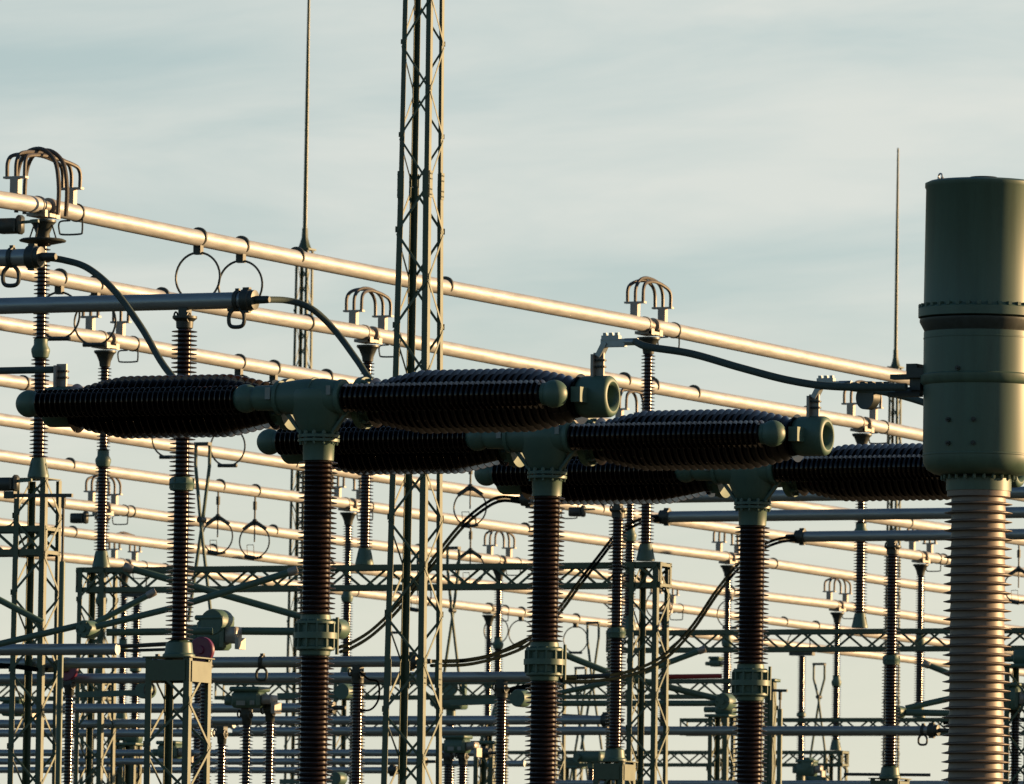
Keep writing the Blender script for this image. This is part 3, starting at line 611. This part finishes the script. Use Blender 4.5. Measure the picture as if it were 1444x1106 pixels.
# pantographs under the busbars
def pantograph(bi, px, zbase, ztop, wx, label, disc=False, cross=.42):
    B = along(V((BX[bi].x, 0, HB)), YD, px); x, y = B.x, B.y
    t = thing('pantograph_disconnector', (x, y, zbase), label, 'pantograph', 'scissor pantographs standing under the busbars')
    zc = ztop - (ztop - zbase) * cross
    for s, yy in ((-1, -.05), (1, .05)):
        m = M(); m.tube([(x + s * wx * .22, y + yy, ztop), (x + s * wx * .22, y + yy, ztop - .45), (x, y + yy, zc), (x - s * wx * .5, y + yy, zbase + .1)], .035, 8); m.build('scissor_arm', GREEN2, t)
    m = M(); m.box((x, y, ztop - .03), (wx * .55, .16, .06)); m.build('head', DARK, t); M().tube([(x, y - .1, zc), (x, y + .1, zc)], .06, 10).build('pivot', DARK, t)
    m = M(); m.cbox((x, y, zbase - .1), (.7, .4, .28), .04); m.tube([(x - .3, y, zbase - .1), (x - .3, y - .3, zbase - .1)], .09, 12); m.tube([(x, y, zbase - .22), (x, y, zbase - .4)], .11, 12); m.build('gear_base', GREEN2, t)
    if disc:
        m = M(); m.lathe([(0, -.04), (.2, -.04), (.2, .04), (0, .04)], V((x + .05, y - .2, zbase + .25)), YD, 24); m.lathe([(0, -.04), (.2, -.04), (.2, .04), (0, .04)], V((x + .42, y - .2, zbase + .25)), V((.95, .3, 0)), 24); m.build('balance_disc', GREEN2, t)
    M().lathe(sheds(zbase - 3.6, zbase - .38, .075, .13, .06), (x, y, 0), Z, 16).build('porcelain', BROWN, t)
    M().tube([(x, y, .28), (x, y, zbase - 3.58)], .14, 16).build('column', GREEN, t)
pantograph(3, 287, 9.45, 12.95, .55, 'scissor pantograph between the nearest station post and breaker column')
pantograph(5, 640, 9.45, 12.9, .55, 'scissor pantograph with two round discs right of the tall tower', True)
pantograph(7, 837, 9.4, 12.9, .65, 'scissor pantograph between the middle breaker and station post, taller one')
pantograph(8, 820, 8.9, 12.2, .6, 'scissor pantograph between the middle breaker and station post, shorter one')
pantograph(7, 1156, 9.3, 12.5, .65, 'scissor pantograph right of the farthest breaker column', cross=.3)
# small posts seen between the busbars
for (px, pyt, D, lab) in ((193, 836, 200, 'far brown post insulator hanging behind the folding arms at left'), (1131, 920, 245, 'far brown post insulator with a wire ring head right of the farthest breaker'),
                         (1300, 790, 213, ''), (938, 862, 238, '')):
    if lab:
        p = W(px, pyt, D); t = thing('far_post_insulator', (p.x, p.y, p.z - 3.6), lab, 'insulator', 'brown post insulators far back')
        M().lathe(sheds(p.z - 3.4, p.z - 1.8, .075, .13, .058), (p.x, p.y, 0), Z, 16).build('porcelain', BROWN, t); M().lathe(sheds(p.z - 1.66, p.z - .1, .07, .125, .058), (p.x, p.y, 0), Z, 16).build('porcelain', BROWN, t)
        M().lathe([(.07, 0), (.13, .04), (.13, .12), (.07, .16)], (p.x, p.y, p.z - 1.81), Z, 16).build('joint_flange', GREEN2, t)
        m = M(); m.box((p.x, p.y, p.z - .04), (.7, .2, .1)); m.torus((p.x - .1, p.y, p.z + .25), YD, .34, .016, 24, 6); m.build('head', DARK, t)
        M().tube([(p.x, p.y, .28), (p.x, p.y, p.z - 3.38)], .13, 16).build('column', GREEN, t)
# drive poles
def drive_pole(px, py0, py1, D, r, arm, label):
    a, b = W(px, py0, D), W(px, py1, D); x, y = b.x, b.y; zt = b.z
    t = thing('drive_pole', (x, y, 0), label, 'pole', 'poles with thin drive rods'); M().tube([(x, y, 0), (x, y, zt)], r, 16).build('pole', GREEN2, t)
    zr = ywid(V((x, y, 0)), py0); M().tube([(x, y, zt), (x, y, zr)], .02, 8).build('rod', DARK, t)
    m = M(); m.bar((x - arm, y, zr + .02), (x + .14, y, zr + .01), .05, .05); m.box((x - arm, y, zr + .03), (.16, .1, .1)); m.tube([(x, y, zr - .16), (x, y, zr)], .035, 8); m.build('cross_arm', DARK, t)
drive_pole(88, 700, 792, 124.5, .042, .85, 'slim green pole with a thin rod, right of the left lattice column')
drive_pole(1100, 975, 1000, 165, .05, .3, 'slim green pole with a cross arm right of the farthest breaker column')

# far stands and bits between the lower tubes
def far_stand(px, py, D, w, label, top=True):
    p = W(px, py, D); t = thing('lattice_stand', (p.x, p.y, 0), label, 'stand', 'far lattice stands'); lattice(t, p.x, p.y, .3, p.z, w, w, .09, .03, .5)
    m = M(); m.cbox((p.x, p.y, p.z + .03), (w + .12, w + .12, .06), .01)
    if top: m.cbox((p.x + w * .2, p.y, p.z + .18), (w * .9, w * .7, .24), .03); m.tube([(p.x - w * .9, p.y, p.z + .16), (p.x, p.y, p.z + .16)], .06, 10)
    m.build('head_plate', GREEN2, t)
far_stand(1018, 1012, 178, .42, 'far lattice stand just left of the right breaker column')
far_stand(688, 1050, 166, .40, 'far lattice stand right of the small gearbox by the tower', False)
far_stand(1441, 942, 150, .45, 'lattice stand at the right edge behind the ribbed column')
far_stand(1087, 962, 168, .17, 'thin lattice stand just right of the farthest breaker column', False)
far_stand(184, 1052, 172, .34, 'far lattice stand behind the sunlit pedestal, between the low tubes', True)
far_stand(805, 1084, 240, .5, 'far lattice stand low down right of the middle breaker column', True)
for (pts, r, lab) in (([(507, 948, 124), (520, 958, 124), (533, 962, 124), (534, 985, 124), (524, 1000, 124), (508, 1003, 124)], .014, 'thin looped wire beside the post right of the nearest breaker'),
                      ([(-40, 936, 126), (20, 940, 126), (60, 945, 126), (95, 944, 130)], .035, 'dark rod at the left edge leading to the maroon disc'),
                      ([(700, 984, 150), (725, 972, 150), (760, 968, 150)], .05, 'slanting dark arm behind the middle breaker column, low down'),
                      ([(1330, 1020, 160), (1380, 1017, 160), (1444, 1016, 160), (1500, 1018, 160)], .03, 'dark rod at right edge crossing behind the ribbed column'),
                      ([(845, 845, 236), (870, 870, 236), (880, 905, 236), (868, 925, 236)], .02, 'thin wire arc left of the post between middle and right breakers'),
                      ([(0, 744, 140), (14, 741, 140), (25, 728, 140), (28, 712, 140)], .015, 'thin wire arc at the left edge in front of the lattice column')):
    Q = cr([W(*p) for p in pts], 6); c = Q[len(Q) // 2]; tag(M().tube(Q, r, 8).build('wire_jumper', CABLE, None, c), lab, 'wire', 'thin wires and rods between the apparatus')

# ------------------------------------------------------------------ cables
def cable(pts, r, label, twin=0., name='conductor_cable', mt=None):
    Q = cr([W(*p) if len(p) == 3 and not isinstance(p, V) else p for p in pts], 8); c = Q[len(Q) // 2]
    m = M(); m.tube(Q, r, 10)
    if twin: m.tube([q + V((twin * .4, 0, -twin)) for q in Q], r, 10)
    return tag(m.build(name, mt or (CABLE2 if r > .038 else CABLE), None, c), label, 'cable', 'dark conductor cables')
tl2, tl3 = V(b2.location) - V(b1.location) + V(b1['_tl']), V(b3.location) - V(b1.location) + V(b1['_tl'])
cable([a1e, (90, 367, 106.7), (125, 379, 106.5), (163, 412, 106), (200, 463, 105.5), (238, 525, 104.8), (300, 585, 103), (355, 600, 102), tl2], .042, 'thick dark cable drooping from the short tube at the left edge')
cable([a2e, (405, 424, 112), (440, 436, 112), (472, 466, 112), (502, 506, 111.5), (526, 540, 111), (580, 600, 110), (650, 640, 109), tl3], .042, 'thick dark cable drooping from the longer grey tube behind the nearest breaker')
tl1 = V(b1['_tl']); cable([tl1 + V((-3, 0, .0)), tl1 + V((-1.5, 0, -.0)), tl1 + V((-.1, 0, -.0))], .04, 'short dark cable entering from the left edge to the nearest breaker arm')
tr = V(b1['_tr']); cable([tr, (915, 489.5, 93.6), (975, 499, 93.4), (1045, 519, 93), (1115, 537, 92.7), (1180, 545.5, 92.4), (1278, 546, DC)], .04, 'dark cable sagging from the nearest breaker to the green tank')
tr2 = V(b2.location) - V(b1.location) + tr; cable([tr2, (1195, 546, 99.2), (1235, 551, 99), (1270, 558, 98.8), (1310, 570, 98.6), (1400, 600, 98), (1520, 610, 97)], .04, 'dark cable from the middle breaker passing behind the green tank')
cable([c1e, (706, 701, 145), (682, 712, 144.5), (652, 737, 143.5), (622, 773, 142), (592, 813, 140), (560, 854, 137), (525, 888, 133), (495, 907, 130), (478, 913, 128)], .025, 'twin dark cables curving down behind the tall tower to the left breaker cage', .065)
cable([c2e, (902, 733, 149.5), (872, 750, 148), (845, 783, 146), (815, 822, 143), (785, 862, 140), (748, 900, 136), (712, 918, 132), (660, 931, 128), t2e + XD * .2], .025, 'twin dark cables curving down behind the middle breaker column', .06)
cable([c3e, (1098, 760, 155), (1070, 772, 154), (1040, 797, 152), (1010, 833, 149), (975, 884, 145), (935, 925, 141), (890, 946, 137), (835, 955, 132), t3e + XD * .2], .025, 'twin dark cables curving down behind the right breaker column', .06)
cable([(625, 933, 127), (660, 931, 127), (700, 922, 128), (748, 900, 129)], .03, 'thin dark cable from the tall tower to the middle breaker column')
# ring on the middle breaker's cable
c = W(1224, 561, 99.1); t = thing('corona_ring', (c.x, c.y, c.z), 'upright dark ring hung on the cable left of the green tank', 'ring')
m = M(); m.lathe([(.115, -.05), (.135, -.055), (.135, .055), (.115, .05)], c, V((.35, 1, 0)), 32); m.build('ring', DARK, t); M().box(c + Z * .15, (.14, .12, .06)).build('clamp', DARK, t)

# ------------------------------------------------------------------ camera, light, sky
cam = bpy.data.cameras.new('camera'); co = bpy.data.objects.new('camera', cam); COL.objects.link(co)
from mathutils import Matrix
mw = Matrix((RT, UP, -FW)).transposed().to_4x4(); mw.translation = CAM; co.matrix_world = mw
cam.sensor_width = 36; cam.lens = 36 * FPX / 1444; cam.clip_start = 1; cam.clip_end = 20000
cam.dof.use_dof = True; cam.dof.focus_distance = 97; cam.dof.aperture_fstop = 11
sc.camera = co
SAZ, SEL = math.radians(41), math.radians(8)             # azimuth from +X towards +Y
S = V((math.cos(SEL) * math.cos(SAZ), math.cos(SEL) * math.sin(SAZ), math.sin(SEL)))
sl = bpy.data.lights.new('sun', 'SUN'); sl.energy = 5.0; sl.angle = math.radians(.5); sl.color = (1., .63, .30)
so = bpy.data.objects.new('sun', sl); COL.objects.link(so); so.rotation_euler = S.to_track_quat('Z', 'Y').to_euler(); so.location = (0, 0, 60)
w = bpy.data.worlds.new('World'); sc.world = w; w.use_nodes = True; nt = w.node_tree; nt.nodes.clear(); N = nt.nodes.new; L = nt.links.new
sky = N('ShaderNodeTexSky'); sky.sky_type = 'NISHITA'; sky.sun_disc = False; sky.sun_elevation = SEL; sky.sun_rotation = math.pi / 2 - SAZ; sky.air_density = 1.; sky.dust_density = .6; sky.ozone_density = 2.5
tc = N('ShaderNodeTexCoord'); src = tc.outputs['Generated']
for rot, scl in (((0, 0, -YAW), (1, 1, 1)), ((0, math.radians(3.5), 0), (1, 1, 1)), ((0, 0, 0), (1, .6, 5.2))):
    mp = N('ShaderNodeMapping'); mp.inputs['Rotation'].default_value = rot; mp.inputs['Scale'].default_value = scl; L(src, mp.inputs[0]); src = mp.outputs[0]
n1 = N('ShaderNodeTexNoise'); n1.inputs['Scale'].default_value = 16; n1.inputs['Detail'].default_value = 7; n1.inputs['Roughness'].default_value = .55; n1.inputs['Distortion'].default_value = .35; L(mp.outputs[0], n1.inputs[0])
rm = N('ShaderNodeValToRGB'); rm.color_ramp.elements[0].position = .33; rm.color_ramp.elements[1].position = .67; L(n1.outputs[0], rm.inputs[0])
def math_(op, a, b=None, clamp=False):
    n = N('ShaderNodeMath'); n.operation = op; n.use_clamp = clamp
    for k, q in enumerate((a, b)):
        if q is None: continue
        if isinstance(q, (int, float)): n.inputs[k].default_value = q
        else: L(q, n.inputs[k])
    return n.outputs[0]
def ramp_(v, a, b):
    n = N('ShaderNodeMapRange'); n.interpolation_type = 'SMOOTHSTEP'; n.inputs['From Min'].default_value = a; n.inputs['From Max'].default_value = b; L(v, n.inputs[0]); return n.outputs[0]
def mix_(f, a, b):
    n = N('ShaderNodeMix'); n.data_type = 'RGBA'; L(f, n.inputs['Factor'])
    for k, q in (('A', a), ('B', b)):
        if isinstance(q, tuple): n.inputs[k].default_value = q + (1,)
        else: L(q, n.inputs[k])
    return n.outputs['Result']
sep = N('ShaderNodeSeparateXYZ'); L(tc.outputs['Generated'], sep.inputs[0])
dt = N('ShaderNodeVectorMath'); dt.operation = 'DOT_PRODUCT'; L(tc.outputs['Generated'], dt.inputs[0]); dt.inputs[1].default_value = (math.cos(SAZ), math.sin(SAZ), 0)
sunside = ramp_(dt.outputs['Value'], -.35, .5)            # veil is brightest on the sun's side of the sky
low = ramp_(sep.outputs[2], .40, .13)
thick = math_('MULTIPLY', sunside, low)
fr = math_('MULTIPLY', thick, .95)
hsv = N('ShaderNodeHueSaturation'); hsv.inputs['Saturation'].default_value = 1.; hsv.inputs['Value'].default_value = .95; L(sky.outputs[0], hsv.inputs['Color'])
blue = mix_(fr, hsv.outputs[0], (3.7, 4.4, 4.35))       # hazy blue air
veil = mix_(math_('MULTIPLY', rm.outputs[0], thick), blue, (4.95, 5.1, 4.75))
hz_ = ramp_(sep.outputs[2], .10, .03)
warm = mix_(math_('MULTIPLY', math_('MULTIPLY', hz_, thick), .9), veil, (5.25, 5.1, 4.1))
bg = N('ShaderNodeBackground'); bg.inputs['Strength'].default_value = .063; L(warm, bg.inputs[0])
out = N('ShaderNodeOutputWorld'); L(bg.outputs[0], out.inputs[0])
sc.view_settings.view_transform = 'Standard'; sc.view_settings.look = 'None'; sc.view_settings.gamma = 1; sc.view_settings.exposure = 1.25
for o in bpy.data.objects:
    for k in ('_w', '_o', '_tr', '_tl'):
        if k in o: del o[k]
